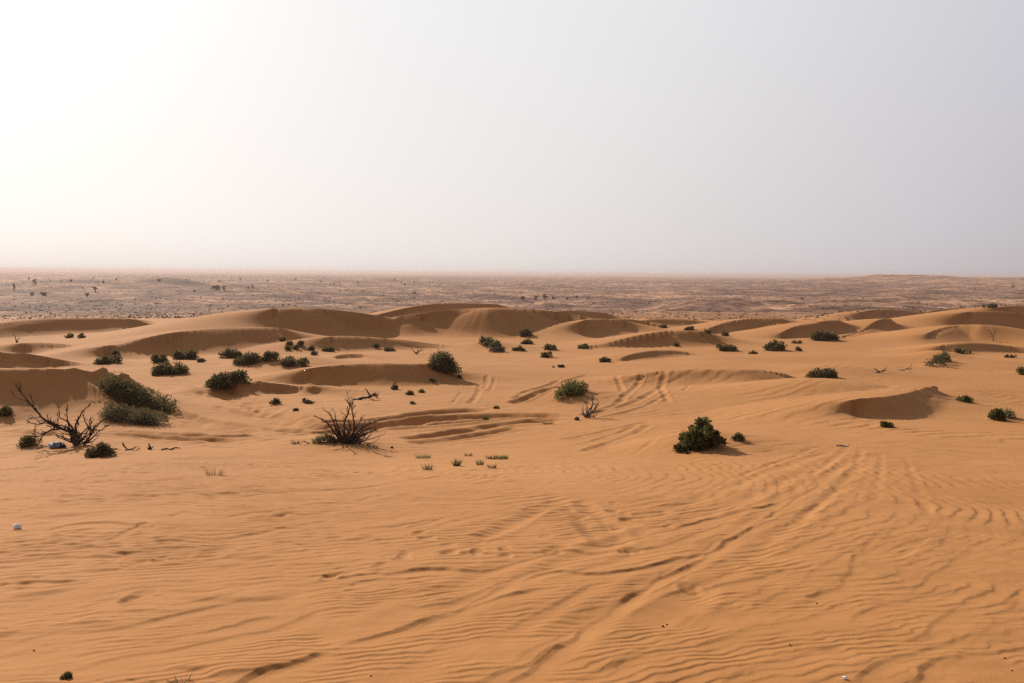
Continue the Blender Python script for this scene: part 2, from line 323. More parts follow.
# ripples: wind-built, crests running across and slightly up to the right, broken into patches
near = RG < 75
ii = np.where(RR < 75)[0]; sl = slice(ii[0], ii[-1] + 1)
x, y, r = GX[sl], GY[sl], RG[sl]
w1 = fbm(x / 1.1, y / 1.1, 31, 3); w2 = fbm(x / .33, y / .5, 33, 2); w0 = fbm(x / 4.5, y / 4.5, 35, 2)
def ripple(phase, sharp=.74):
    p = phase - np.floor(phase)
    return np.where(p < sharp, .5 - .5 * np.cos(math.pi * p / sharp), .5 + .5 * np.cos(math.pi * (p - sharp) / (1 - sharp)))
ang = R(16) + R(16) * w0 + R(10) * sstep(x, -1, 3)
calm = CALM[sl]
def across(deg, warp): return -x * math.sin(R(deg)) + y * math.cos(R(deg)) + warp
def arcs(lam, seed, broken=1.0):
    """ripples that bend round the bowl ahead, with forks and gaps; height 0..1"""
    dc = np.hypot(x + 3.5, y - 15.5)
    dc = dc + lam * (1.1 * perlin(x / (9 * lam), y / (9 * lam), seed) + .55 * broken * perlin(x / (3.2 * lam), y / (3.6 * lam), seed + 1) + .20 * broken * perlin(x / (1.1 * lam), y / (1.3 * lam), seed + 2)) + .30 * w0
    gaps = sstep(fbm(x / (7 * lam), y / (8 * lam), seed + 3, 2), -.38, .12)
    return gaps * ripple(dc / lam, .78)
lft = sstep(-x / (y + 1e-3), -.1, .4)
big = .55 + .45 * sstep(fbm(x / 2.6, y / 3.6, 39, 2), -.3, .25)
H = (1 - sstep(r, 5.5, 8)) * 0.0064 * arcs(.09, 401)
H += sstep(r, 5.2, 7.5) * (1 - sstep(r, 9, 12)) * .0092 * arcs(.14, 411, .8)
H += sstep(r, 8.5, 11.5) * (1 - sstep(r, 15, 21)) * .0125 * arcs(.22, 421, .65) * (1 - .35 * lft)
H += lft * (1 - sstep(r, 16, 30)) * sstep(r, 4.5, 7) * .0125 * arcs(.19, 431, 1.5)
Z[sl] += calm * big * H
pM = across(10, .7 * w0 + .35 * fbm(x / .9, y / .9, 41, 3))
Z[sl] += (1 - sstep(r, 30, 60)) * .018 * sstep(fbm(x / 1.0, y / .7, 43, 2), .08, .45) * (.2 + .8 * lft) * ripple(-pM / .55, .82)
Z[sl] += (1 - sstep(r, 40, 75)) * (.028 * fbm(x / 1.8, y / 1.4, 45, 3) + calm * (.0035 * fbm(x / .13, y / .13, 47, 2) + .009 * fbm(x / .5, y / .4, 46, 2)))
k3 = across(33, .8 * w0 + .25 * w1)
Z[sl] += sstep(r, 16, 26) * (1 - sstep(r, 55, 75)) * .022 * sstep(fbm(x / 4, y / 4, 48, 2), -.1, .4) * ripple(-k3 / .6, .8)

# the wide plain beyond: hummocks, low dune chains, a ridge of hills far to one side
s2 = RR > 165; ii = np.where(s2)[0]; sl = slice(ii[0], NR)
x, y, r = GX[sl], GY[sl], RG[sl]
far = sstep(r, 190, 330)
hum = fbm(x / 95, y / 60, 51, 3); hum2 = fbm(x / 300, y / 200, 53, 2); hum3 = fbm(x / 33, y / 22, 55, 2)
Z[sl] += far * (3.4 * np.maximum(hum, -.15) + 2.5 * hum2 + 1.7 * np.abs(hum3)) * (1 - .5 * sstep(r, 3000, 6000))
azg = np.arctan2(x, y)
Z[sl] += 14.5 * sstep(azg, R(12), R(25)) * np.exp(-((r - 2000) / 480) ** 2) * (1 + .6 * fbm(x / 260, y / 260, 57, 3))
Z[sl] += 7 * np.exp(-((azg - R(-24)) / R(7)) ** 2) * np.exp(-((r - 800) / 130) ** 2) * (1 + .4 * fbm(x / 90, y / 90, 59, 2))
Z[sl] += 3 * np.exp(-((azg - R(20)) / R(7)) ** 2) * np.exp(-((r - 330) / 50) ** 2) * (1 + .7 * fbm(x / 30, y / 30, 61, 2))
Z[sl] += 2.5 * np.exp(-((azg - R(12)) / R(2.4)) ** 2) * np.exp(-((r - 330) / 30) ** 2)

# ------------------------------------------------------------------ helpers for objects
def terrain_z(px, py):
    r = math.hypot(px, py); a = math.atan2(px, py)
    i = min(max(np.searchsorted(RR, r) - 1, 0), NR - 2); j = min(max(np.searchsorted(TH, a) - 1, 0), NT - 2)
    f = (r - RR[i]) / (RR[i + 1] - RR[i]); g = (a - TH[j]) / (TH[j + 1] - TH[j])
    return float((Z[i, j] * (1 - g) + Z[i, j + 1] * g) * (1 - f) + (Z[i + 1, j] * (1 - g) + Z[i + 1, j + 1] * g) * f)
def spot(u, v):
    """first place on the terrain seen along a line of sight"""
    az, s = ray(u, v)
    j = min(max(np.searchsorted(TH, az) - 1, 0), NT - 2); g = (az - TH[j]) / (TH[j + 1] - TH[j])
    zc = Z[:, j] * (1 - g) + Z[:, j + 1] * g + s * RR
    k = np.where((zc[8:] >= 0))[0]
    i = k[0] + 8 if len(k) else NR - 60
    f = zc[i - 1] / (zc[i - 1] - zc[i]) if i > 8 and zc[i] != zc[i - 1] else 0
    r = RR[i - 1] + np.clip(f, 0, 1) * (RR[i] - RR[i - 1])
    px, py = r * math.sin(az), r * math.cos(az)
    return np.array([px, py, terrain_z(px, py)]), r

def mesh_np(name, verts, faces, mat, parent=None, smooth=False):
    me = bpy.data.meshes.new(name)
    verts = np.asarray(verts, np.float32); faces = np.asarray(faces, np.int32)
    n = faces.shape[1]
    me.vertices.add(len(verts)); me.vertices.foreach_set('co', verts.ravel())
    me.loops.add(faces.size); me.loops.foreach_set('vertex_index', faces.ravel())
    me.polygons.add(len(faces)); me.polygons.foreach_set('loop_start', np.arange(0, faces.size, n, dtype=np.int32))
    me.polygons.foreach_set('loop_total', np.full(len(faces), n, np.int32))
    if smooth: me.polygons.foreach_set('use_smooth', np.ones(len(faces), bool))
    me.update(calc_edges=True)
    if mat: me.materials.append(mat)
    o = bpy.data.objects.new(name, me); COL.objects.link(o)
    if parent: o.parent = parent
    return o
def tag(o, label=None, cat=None, group=None, kind=None):
    if label: o['label'] = label
    if cat: o['category'] = cat
    if group: o['group'] = group
    if kind: o['kind'] = kind
    return o
def empty(name, loc):
    o = bpy.data.objects.new(name, None); COL.objects.link(o); o.location = loc; o.empty_display_size = .2
    return o

# ------------------------------------------------------------------ materials
def new_mat(name):
    m = bpy.data.materials.new(name); m.use_nodes = True
    nt = m.node_tree; b = nt.nodes['Principled BSDF']
    return m, nt, b
def N(nt, t, **kw):
    n = nt.nodes.new(t)
    for k, v in kw.items(): setattr(n, k, v)
    return n
def ramp(nt, stops, fac):
    n = N(nt, 'ShaderNodeValToRGB'); e = n.color_ramp.elements
    while len(e) < len(stops): e.new(.5)
    for el, (p, c) in zip(e, stops): el.position = p; el.color = (*c, 1)
    nt.links.new(fac, n.inputs['Fac']); return n
def noise(nt, vec, scale, detail=3, rough=.55):
    n = N(nt, 'ShaderNodeTexNoise'); n.inputs['Scale'].default_value = scale; n.inputs['Detail'].default_value = detail
    n.inputs['Roughness'].default_value = rough; nt.links.new(vec, n.inputs['Vector']); return n

SAND_A, SAND_B = (.378, .167, .054), (.455, .211, .077)
def sand_mat():
    m, nt, b = new_mat('desert_sand'); L = nt.links.new
    geo = N(nt, 'ShaderNodeNewGeometry'); P = geo.outputs['Position']
    n1 = noise(nt, P, .12, 3); n2 = noise(nt, P, 2.3, 4, .6)
    mx = N(nt, 'ShaderNodeMath', operation='MULTIPLY_ADD'); L(n2.outputs['Fac'], mx.inputs[0]); mx.inputs[1].default_value = .45; L(n1.outputs['Fac'], mx.inputs[2])
    c1 = ramp(nt, [(.48, SAND_A), (.95, SAND_B)], mx.outputs[0])
    grain = noise(nt, P, 160, 2, .7)
    gm = N(nt, 'ShaderNodeMapRange'); L(grain.outputs['Fac'], gm.inputs['Value'])
    gm.inputs['From Min'].default_value = .3; gm.inputs['From Max'].default_value = .7; gm.inputs['To Min'].default_value = .86; gm.inputs['To Max'].default_value = 1.12
    mul = N(nt, 'ShaderNodeVectorMath', operation='SCALE'); L(c1.outputs['Color'], mul.inputs[0]); L(gm.outputs['Result'], mul.inputs['Scale'])
    # plain beyond the dunes: pale sand, grey-brown gravel flats
    mp = N(nt, 'ShaderNodeMapping'); mp.inputs['Scale'].default_value = (.8, 1, 0); L(P, mp.inputs['Vector'])
    f1 = noise(nt, mp.outputs['Vector'], .034, 7, .68)
    f2 = noise(nt, mp.outputs['Vector'], .0022, 3, .5)
    ad = N(nt, 'ShaderNodeMath', operation='MULTIPLY_ADD'); L(f2.outputs['Fac'], ad.inputs[0]); ad.inputs[1].default_value = .45; L(f1.outputs['Fac'], ad.inputs[2])
    c2 = ramp(nt, [(.56, (.09, .045, .032)), (.66, (.17, .086, .057)), (.74, (.29, .152, .095)), (.84, (.58, .34, .205))], ad.outputs[0])
    sp = noise(nt, mp.outputs['Vector'], .30, 3, .6)
    sr = ramp(nt, [(.46, (1, 1, 1)), (.57, (.36, .28, .23))], sp.outputs['Fac'])
    c2m = N(nt, 'ShaderNodeMix', data_type='RGBA', blend_type='MULTIPLY'); c2m.inputs['Factor'].default_value = .85; L(c2.outputs['Color'], c2m.inputs['A']); L(sr.outputs['Color'], c2m.inputs['B'])
    at = N(nt, 'ShaderNodeAttribute', attribute_name='plain')
    mix = N(nt, 'ShaderNodeMix', data_type='RGBA'); L(at.outputs['Fac'], mix.inputs['Factor']); L(mul.outputs['Vector'], mix.inputs['A']); L(c2m.outputs['Result'], mix.inputs['B'])
    L(mix.outputs['Result'], b.inputs['Base Color'])
    b.inputs['Roughness'].default_value = .95; b.inputs['Specular IOR Level'].default_value = .12
    bp = N(nt, 'ShaderNodeBump'); bp.inputs['Strength'].default_value = .35; bp.inputs['Distance'].default_value = .006
    g2 = noise(nt, P, 55, 4, .7); L(g2.outputs['Fac'], bp.inputs['Height']); L(bp.outputs['Normal'], b.inputs['Normal'])
    return m
def leaf_mat(name, a, c, trans=.25):
    m, nt, b = new_mat(name); L = nt.links.new
    tc = N(nt, 'ShaderNodeTexCoord'); n1 = noise(nt, tc.outputs['Object'], 4.5, 3)
    cr = ramp(nt, [(.35, a), (.68, c)], n1.outputs['Fac']); L(cr.outputs['Color'], b.inputs['Base Color'])
    b.inputs['Roughness'].default_value = .7; b.inputs['Specular IOR Level'].default_value = .2
    tr = N(nt, 'ShaderNodeBsdfTranslucent'); L(cr.outputs['Color'], tr.inputs['Color'])
    ms = N(nt, 'ShaderNodeMixShader'); ms.inputs['Fac'].default_value = trans
    L(b.outputs[0], ms.inputs[1]); L(tr.outputs[0], ms.inputs[2]); L(ms.outputs[0], nt.nodes['Material Output'].inputs['Surface'])
    return m
def plain_mat(name, a, c, scale=20, rough=.8, spec=.3):
    m, nt, b = new_mat(name); tc = N(nt, 'ShaderNodeTexCoord'); n1 = noise(nt, tc.outputs['Object'], scale, 4)
    cr = ramp(nt, [(.35, a), (.7, c)], n1.outputs['Fac']); nt.links.new(cr.outputs['Color'], b.inputs['Base Color'])
    b.inputs['Roughness'].default_value = rough; b.inputs['Specular IOR Level'].default_value = spec
    return m
M_SAND = sand_mat()
M_OLIVE = leaf_mat('olive_foliage', (.080, .070, .028), (.160, .138, .058))
M_DARK = leaf_mat('dark_green_foliage', (.088, .074, .029), (.180, .150, .064), .38)
M_GREEN = leaf_mat('green_foliage', (.075, .075, .020), (.165, .155, .045), .35)
M_YELLOW = leaf_mat('yellowish_foliage', (.16, .12, .045), (.26, .20, .08), .3)
M_GRASS = leaf_mat('dry_grass', (.16, .14, .06), (.32, .26, .13), .4)
M_FEATHER = leaf_mat('feathery_foliage', (.095, .085, .042), (.17, .15, .075), .3)
M_GREY = leaf_mat('grey_foliage', (.09, .08, .06), (.15, .13, .10), .2)
M_FARLEAF = leaf_mat('far_foliage', (.10, .074, .050), (.155, .115, .078), .15)
M_WOOD = plain_mat('dead_wood', (.030, .018, .013), (.075, .045, .032), 14, .85)
M_PALEWOOD = plain_mat('weathered_grey_wood', (.10, .08, .07), (.24, .20, .18), 14, .85)
M_BROWNWOOD = plain_mat('brown_twig', (.055, .030, .020), (.12, .07, .045), 14, .85)
M_STEM = plain_mat('shrub_stem', (.05, .035, .022), (.11, .08, .05), 14, .85)
M_WHITE = plain_mat('white_plastic', (.72, .72, .76), (.85, .85, .88), 30, .4, .5)
M_BLUE = plain_mat('blue_grey_plastic', (.16, .20, .29), (.34, .39, .49), 12, .75, .2)
M_BLACK = plain_mat('dark_plastic', (.012, .014, .02), (.03, .032, .04), 12, .4, .5)
M_DUNG = plain_mat('dark_pellets', (.015, .011, .008), (.04, .028, .02), 60, .9)

# --- shrubs with a look or place of their own: label, foot u, v, width, height, options
rows = [
 ('big blackish green shrub sprawling down the shaded dune, behind the olive one', 108, 391, 44, 20, dict(mat=M_DARK, end=(166, 413), dens=1.5, lumps=2.2, depth=.7)),
 ('big olive grey feathery shrub sprawling in front of the blackish one, by the dead tree', 106, 418, 48, 19, dict(mat=M_FEATHER, end=(158, 425), dens=1.3, lumps=2.0, depth=.8, slim=.2)),
 ('wide domed olive shrub crowning a smooth mound, right of the big blackish shrub', 227, 385, 45, 15, dict(dens=1.3)),
 ('dark flat-topped shrub before its smaller twin, at the foot of the long shaded dune', 169, 373.5, 38, 13, dict(mat=M_DARK, dens=1.2)),
 ('smaller upright dark shrub tucked just behind the dark flat-topped one', 159, 362, 17, 9, dict(mat=M_DARK)),
 ('dark shrub sloping down to the right, just inside the shade of the long dune', 186, 359, 27, 11, dict(mat=M_DARK)),
 ('low dark shrub lying on the small ridge left of the clustered shrubs', 110, 363, 32, 8, dict(mat=M_DARK, end=None)),
 ('compact oval dark shrub alone in the shade under the long dune', 232, 357, 22, 10, dict(mat=M_DARK)),
 ('broad grey olive shrub with a paler front, touching the round one beside it', 247, 363.5, 34, 12, dict()),
 ('round dark shrub touching the right end of the broad grey olive one', 269, 360.5, 19, 11, dict(mat=M_DARK)),
 ('wide low dark shrub sitting on the lip of a bright sand hump', 295, 365, 30, 11, dict(mat=M_DARK)),
 ('lone round blackish bush at the right tip of the large oval shaded face', 444, 370, 29, 20, dict(mat=M_DARK, dens=1.6, lumps=1.5)),
 ('dark green shrub trailing down the slope under the biggest far dune', 484, 342, 20, 10, dict(mat=M_DARK, end=(500, 349), dens=1.3)),
 ('grey half dead shrub at the tail of the trailing dark green one', 497, 351.5, 18, 6, dict(mat=M_GREY, dens=.6)),
 ('small dark shrub, upper of the two on the shaded flank of the biggest far dune', 527, 335, 14, 10, dict(mat=M_DARK)),
 ('small dark shrub, lower of the two on the shaded flank of the biggest far dune', 526, 344, 13, 7, dict(mat=M_DARK)),
 ('flat dark shrub at the biggest far dune\'s foot, below the pair on its flank', 519, 350.5, 16, 4, dict(mat=M_DARK)),
 ('dark rounded shrub on open sand, behind a straggly flat one', 549, 349.5, 14, 7, dict(mat=M_DARK)),
 ('straggly flat shrub with a loose right end, just in front of a dark rounded one', 549, 357, 18, 7, dict(mat=M_OLIVE, dens=.7)),
 ('small dark shrub alone below the low ridge, between the rounded shrub and the oval hollow', 583, 348, 12, 5, dict(mat=M_DARK)),
 ('small bright green shrub standing at the left tip of the oval hollow', 605, 362, 11, 6, dict(mat=M_GREEN)),
 ('green oblong bush leaning up the slope beside the curved tyre tracks', 565, 398.5, 22, 18, dict(mat=M_GREEN, end=(579, 389.5), dens=1.5, lumps=1.8, depth=.9)),
 ('small dark tuft just to the right of the wide green bush', 738, 440, 13, 8, dict(mat=M_DARK)),
 ('oval dark shrub alone on the pale flat right of the dark track patch', 726, 350.5, 24, 8, dict(mat=M_DARK)),
 ('plump grey green shrub between two larger dunes, with a tiny companion to its right', 775, 350, 20, 12, dict()),
 ('wide domed grey green shrub in front of the sharp-edged shaded dune', 823, 340, 28, 11, dict(dens=1.3)),
 ('grey green domed shrub on the broad smooth dune behind the crescent hollow', 822, 377.5, 28, 13, dict(dens=1.3)),
 ('grey green shrub leaning up the slope at the left end of the dark lens-shaped hollow', 935, 366, 16, 11, dict(end=(945, 360), dens=1.3)),
 ('dark shrub sitting in the shade of the lens-shaped hollow', 963, 353, 16, 5, dict(mat=M_DARK)),
 ('yellowish dry bush at the right border, half out of view', 1021, 374, 18, 8, dict(mat=M_YELLOW)),
 ('small green shrub with a long shadow streak, right of the crescent hollow', 964, 401.5, 14, 7, dict(mat=M_GREEN)),
 ('upright dense green shrub, darker left one of a touching pair on the right slope', 997, 419.5, 12, 13, dict(mat=M_GREEN, dens=1.5)),
 ('loose pale green shrub, right one of a touching pair on the right slope', 1007, 418, 13, 11, dict(mat=M_GRASS, dens=.7)),
 ('low bright green plant at the mouth of the crescent hollow', 886, 426.5, 14, 6, dict(mat=M_GREEN)),
 ('low olive shrub growing against the right side of the dead tree', 100, 456, 27, 13, dict(mat=M_OLIVE, dens=1.2)),
 ('small scrubby shrub with bare twigs, left of the dead tree', 29, 445, 14, 13, dict(mat=M_DARK, dens=.8)),
 ('small olive shrub at the left border below the tracked slope', 6, 414, 17, 9, dict()),
 ('tiny dark shrub, left of a pair in the sunlit bowl of the far left dune', 69, 338, 6, 5, dict(mat=M_DARK)),
 ('tiny dark shrub, right of a pair in the sunlit bowl of the far left dune', 81, 338, 5, 4, dict(mat=M_DARK)),
 ('tiny shrub just above the low dark shrub on the small ridge', 116, 354, 6, 5, dict(mat=M_DARK)),
 ('tiny brownish shrub at the lower end of the sloping dark shrub', 201, 362, 8, 4, dict(mat=M_OLIVE)),
 ('thin dark shrub half hidden behind a low crest, left of the long dark band', 329, 351, 16, 4, dict(mat=M_DARK)),
 ('very flat dark shrub on the long dark band, left of its longer neighbour', 377, 347, 9, 3, dict(mat=M_DARK)),
 ('long flat shrub at the lower edge of the long dark band', 388, 351, 14, 4, dict(mat=M_OLIVE)),
 ('round dark shrub, largest of three below the large oval shaded face', 395, 389.5, 8, 7, dict(mat=M_DARK)),
 ('round dark shrub, middle one of three below the large oval shaded face', 410, 395, 7, 6, dict(mat=M_DARK)),
 ('loose greenish shrub, right one of three below the large oval shaded face', 420, 392.5, 8, 4, dict(mat=M_OLIVE)),
 ('tiny dark tuft alone in front of the three round shrubs', 413, 404, 5, 3, dict(mat=M_DARK)),
 ('tiny dark tuft inside the shaded face, close under the lone blackish bush', 433, 381, 5, 3, dict(mat=M_DARK)),
 ('small dark shrub on the left bank of the dip, above the centre dead shrub', 275, 403, 12, 6, dict(mat=M_OLIVE)),
 ('flat dark shrub trailing along the bank of the dip, above the centre dead shrub', 302, 402, 12, 4, dict(mat=M_OLIVE, end=(314, 404))),
 ('tiny dark tuft on the bank at the start of the black tracks', 296, 411, 5, 3, dict(mat=M_OLIVE)),
 ('tiny dark tuft on the bare slope right of the lone blackish bush', 460, 378, 4, 2, dict(mat=M_DARK)),
 ('tiny dark tuft beside the tracks in the middle of the basin', 497, 408.5, 7, 3, dict(mat=M_DARK)),
 ('flat dark shrub behind a low crest, leftmost of three by the far ridge', 663, 327.5, 9, 3, dict(mat=M_DARK)),
 ('flat dark shrub behind a low crest, middle of three by the far ridge', 689, 330, 12, 4, dict(mat=M_DARK)),
 ('small dark shrub right of the two flat ones by the far sand ridge', 708, 333, 7, 4, dict(mat=M_DARK)),
 ('dark shrub on the edge of the shaded far face, above the oval dark shrub', 725, 336, 10, 6, dict(mat=M_DARK)),
 ('faint flat shrub on the slope below the far sand ridge', 676, 346, 9, 2.5, dict(mat=M_OLIVE)),
 ('tiny dark tuft to the right of the plump grey green shrub', 798, 351, 6, 4, dict(mat=M_DARK)),
 ('faint low shrub behind the plump grey green one, on the crest', 797, 343.5, 9, 3, dict(mat=M_OLIVE)),
 ('small dry tuft lying beside a pebble on bare sand above the green oblong bush', 561, 367.5, 9, 3, dict(mat=M_BROWNWOOD, dens=.6)),
 ('small sand-coloured tuft ahead of the oblong bush tracks, near the low ridge', 753, 354, 9, 2.5, dict(mat=M_OLIVE, dens=.6)),
 ('dark brush on the hummock beyond the right-hand dunes', 990, 307.5, 13, 4, dict(mat=M_DARK)),
 ('faint brown brush on the right-hand slope under the lens-shaped hollow', 1010, 357.5, 12, 3, dict(mat=M_BROWNWOOD, dens=.5)),
 ('tiny green plant poking from the sand at the very front', 67, 678, 11, 6.5, dict(mat=M_GREEN, name='desert_plant', cat='plant')),
]
# sand caught round the foot of the larger plants, with a tail to leeward
for lab, u, v, w_, h_, kw in rows:
    if w_ >= 12 and v > 330:
        P, r_ = spot(u, v); m_ = r_ / FPX; rad_ = max(w_ * m_ * .62, .25)
        bi, bj = block([P[:2]], rad_ * 4)
        ex, ey = GX[bi, bj] - P[0], GY[bi, bj] - P[1]; al = (ex * .55 - ey * .83); ac = ex * .83 + ey * .55
        Z[bi, bj] += min(.22 * h_ * m_, .3) * np.exp(-(ac / rad_) ** 2 - (al / np.where(al > 0, rad_ * 1.7, rad_)) ** 2)
# ------------------------------------------------------------------ ground object
idx = np.arange(NR * NT).reshape(NR, NT); nxt = np.roll(idx, -1, axis=1)
q = np.stack([idx[:-1], idx[1:], nxt[1:], nxt[:-1]], -1).reshape(-1, 4)
ground = mesh_np('ground', np.stack([GX, GY, Z], -1).reshape(-1, 3), q, M_SAND, smooth=True)
pl = sstep(RG, 195, 300)
at = ground.data.attributes.new('plain', 'FLOAT', 'POINT'); at.data.foreach_set('value', pl.astype(np.float32).ravel())
tag(ground, 'rippled orange desert sand with dunes running out to a hazy plain', 'desert ground', kind='structure')

# ------------------------------------------------------------------ plants
def unit(v): return v / np.maximum(np.linalg.norm(v, axis=-1, keepdims=True), 1e-9)
def leaves(n, cen, rad, rng, size, slim=.32, up=.35, orient=None):
    """n slim leaves in clumps -> verts, faces; cen (m,3), rad (m,)"""
    k = rng.integers(0, len(cen), n)
    off = unit(rng.normal(size=(n, 3))) * (rng.random((n, 1)) ** .5) * (1 + .35 * (rng.random((n, 1)) ** 4))
    p = cen[k] + off * rad[k][:, None]
    d = unit(off * .8 + rng.normal(size=(n, 3)) * .55 + np.array([0, 0, up]))
    s = unit(np.cross(d, rng.normal(size=(n, 3))))
    L = size * rng.uniform(.6, 1.5, (n, 1)); W = L * slim
    v = np.stack([p, p + d * L * .5 + s * W, p + d * L, p + d * L * .5 - s * W], 1)
    return v.reshape(-1, 3), np.arange(n * 4).reshape(n, 4)
def tube(paths, sides=5):
    """tapered tubes: list of (points, radii)"""
    V, F = [], []; o = 0
    for pts, rad in paths:
        pts = np.asarray(pts, float); n = len(pts)
        t = unit(np.gradient(pts, axis=0)); ref = np.array([.31, .17, .93]); ref2 = np.array([.9, .4, .1])
        a = np.cross(t, ref); bad = np.linalg.norm(a, axis=1) < .2; a[bad] = np.cross(t[bad], ref2); a = unit(a); b = np.cross(t, a)
        th = np.linspace(0, 2 * math.pi, sides, endpoint=False)
        ring = pts[:, None, :] + np.asarray(rad)[:, None, None] * (np.cos(th)[None, :, None] * a[:, None, :] + np.sin(th)[None, :, None] * b[:, None, :])
        V.append(ring.reshape(-1, 3))
        for i in range(n - 1):
            for j in range(sides):
                F.append((o + i * sides + j, o + i * sides + (j + 1) % sides, o + (i + 1) * sides + (j + 1) % sides, o + (i + 1) * sides + j))
        F.append(tuple(o + (n - 1) * sides + j for j in (0, 1, 2, 3)) if sides >= 4 else (o, o + 1, o + 2, o))
        o += n * sides
    return np.concatenate(V), np.array(F)
def bend(a, b, rng, n=6, w=.12):
    t = np.linspace(0, 1, n)[:, None]; L = np.linalg.norm(np.asarray(b) - a)
    p = np.asarray(a) * (1 - t) + np.asarray(b) * t
    return p + np.sin(t * math.pi) * rng.normal(size=3) * w * L + rng.normal(size=(n, 3)) * w * .15 * L * (t > 0) 

def shrub(label, u, v, w, h, mat=None, seed=0, group=None, name='desert_shrub', cat='shrub', end=None, dens=1.0, slim=.3, up=.35, lumps=1.0, depth=.8, gap=0.0):
    """u,v foot of the plant; w,h its seen width and height; end = second foot for a plant stretched along the ground"""
    mat = mat or M_OLIVE
    rng = np.random.default_rng(1000 + seed)
    P, r = spot(u, v); m = math.hypot(r, P[2]) / FPX
    W, H = .93 * w * m, .88 * h * m
    Q = P if end is None else spot(*end)[0]
    P0 = (P + Q) / 2; P0[2] = terrain_z(P0[0], P0[1])
    px = w * h
    nc = int(np.clip(px / 14 * lumps, 9, 110))
    out = unit(np.array([P0[0], P0[1], 0])); side = np.array([out[1], -out[0], 0])
    cen, rad = [], []
    for i in range(nc):
        t = rng.random(); a = rng.random() * 2 * math.pi; q = rng.random() ** .5 * .82
        f = P * (1 - t) + Q * t
        lx, ly = q * math.cos(a), q * math.sin(a)
        hh = math.sqrt(max(1 - q * q, .08)) * (.72 + .38 * rng.random())
        base = f[:2] + side[:2] * lx * (W if end is None else min(W, H * 1.6)) * .5 + out[:2] * ly * (min(W, H * 2.2) * depth * .5)
        zz = terrain_z(*base) * .85 + f[2] * .15
        k = rng.random() ** .7
        cr = H * rng.uniform(.26, .42) if H < W else W * rng.uniform(.2, .32)
        cen.append((base[0], base[1], zz + max(H * hh * (.25 + .75 * k) - cr * .8, cr * .35))); rad.append(cr)
    cen, rad = np.array(cen), np.array(rad)
    n = int(np.clip(px * 7 * dens, 150, 14000)); size = max(1.5 * m, H * .05) * 1.15
    vv, ff = leaves(n, cen - P0, rad, rng, size, slim, up)
    vv[:, 2] = np.maximum(vv[:, 2], np.array(-.12 * H - abs(P[2] - Q[2]) * .6))
    if h < 9:
        o = mesh_np(name, vv, ff, mat); o.location = P0
        return tag(o, label, cat, group)
    t = tag(empty(name, P0), label, cat, group)
    mesh_np('foliage', vv, ff, mat, t)
    paths = []
    for i in range(min(nc, 16)):
        c = cen[rng.integers(0, nc)] - P0
        b = np.array([c[0] * .10, c[1] * .10, 0]); b[2] = terrain_z(P0[0] + b[0], P0[1] + b[1]) - P0[2] - .03
        ln = bend(b, c + rng.normal(size=3) * H * .1 + np.array([0, 0, H * .08]), rng, 6, .10)
        paths.append((ln, np.linspace(.022, .006, 6) * max(H, .6)))
    sv, sf = tube(paths, 4); mesh_np('stem', sv, sf, M_STEM, t, True)
    return t

def tuft(label, u, v, w, h, seed, mat=None, n=60, group=None, name='grass_tuft', cat='grass tuft'):
    mat = mat or M_GRASS; rng = np.random.default_rng(3000 + seed)
    P, r = spot(u, v); m = math.hypot(r, P[2]) / FPX; W, H = w * m, .8 * h * m
    V, F = [], []
    for i in range(n):
        a = rng.random() * 6.28; q = rng.random() ** .5 * W * .42
        b = np.array([q * math.cos(a), q * math.sin(a) * .6, 0]); b[2] = terrain_z(P[0] + b[0], P[1] + b[1]) - P[2] - .01
        L = H * rng.uniform(.5, 1.1); lean = np.array([math.cos(a), math.sin(a), 0]) * rng.uniform(.05, .5) + rng.normal(size=3) * .15
        d = unit(np.array([0, 0, 1.]) + lean); s = unit(np.cross(d, rng.normal(size=3))) * max(.35 * m, .004)
        o = len(V); mid = b + d * L * .5; tip = b + d * L + lean * L * .25
        V += [b - s, b + s, mid + s * .8, mid - s * .8, tip + s * .2, tip - s * .2]; F += [(o, o + 1, o + 2, o + 3), (o + 3, o + 2, o + 4, o + 5)]
    ob = mesh_np(name, V, F, mat); ob.location = P
    return tag(ob, label, cat, group)

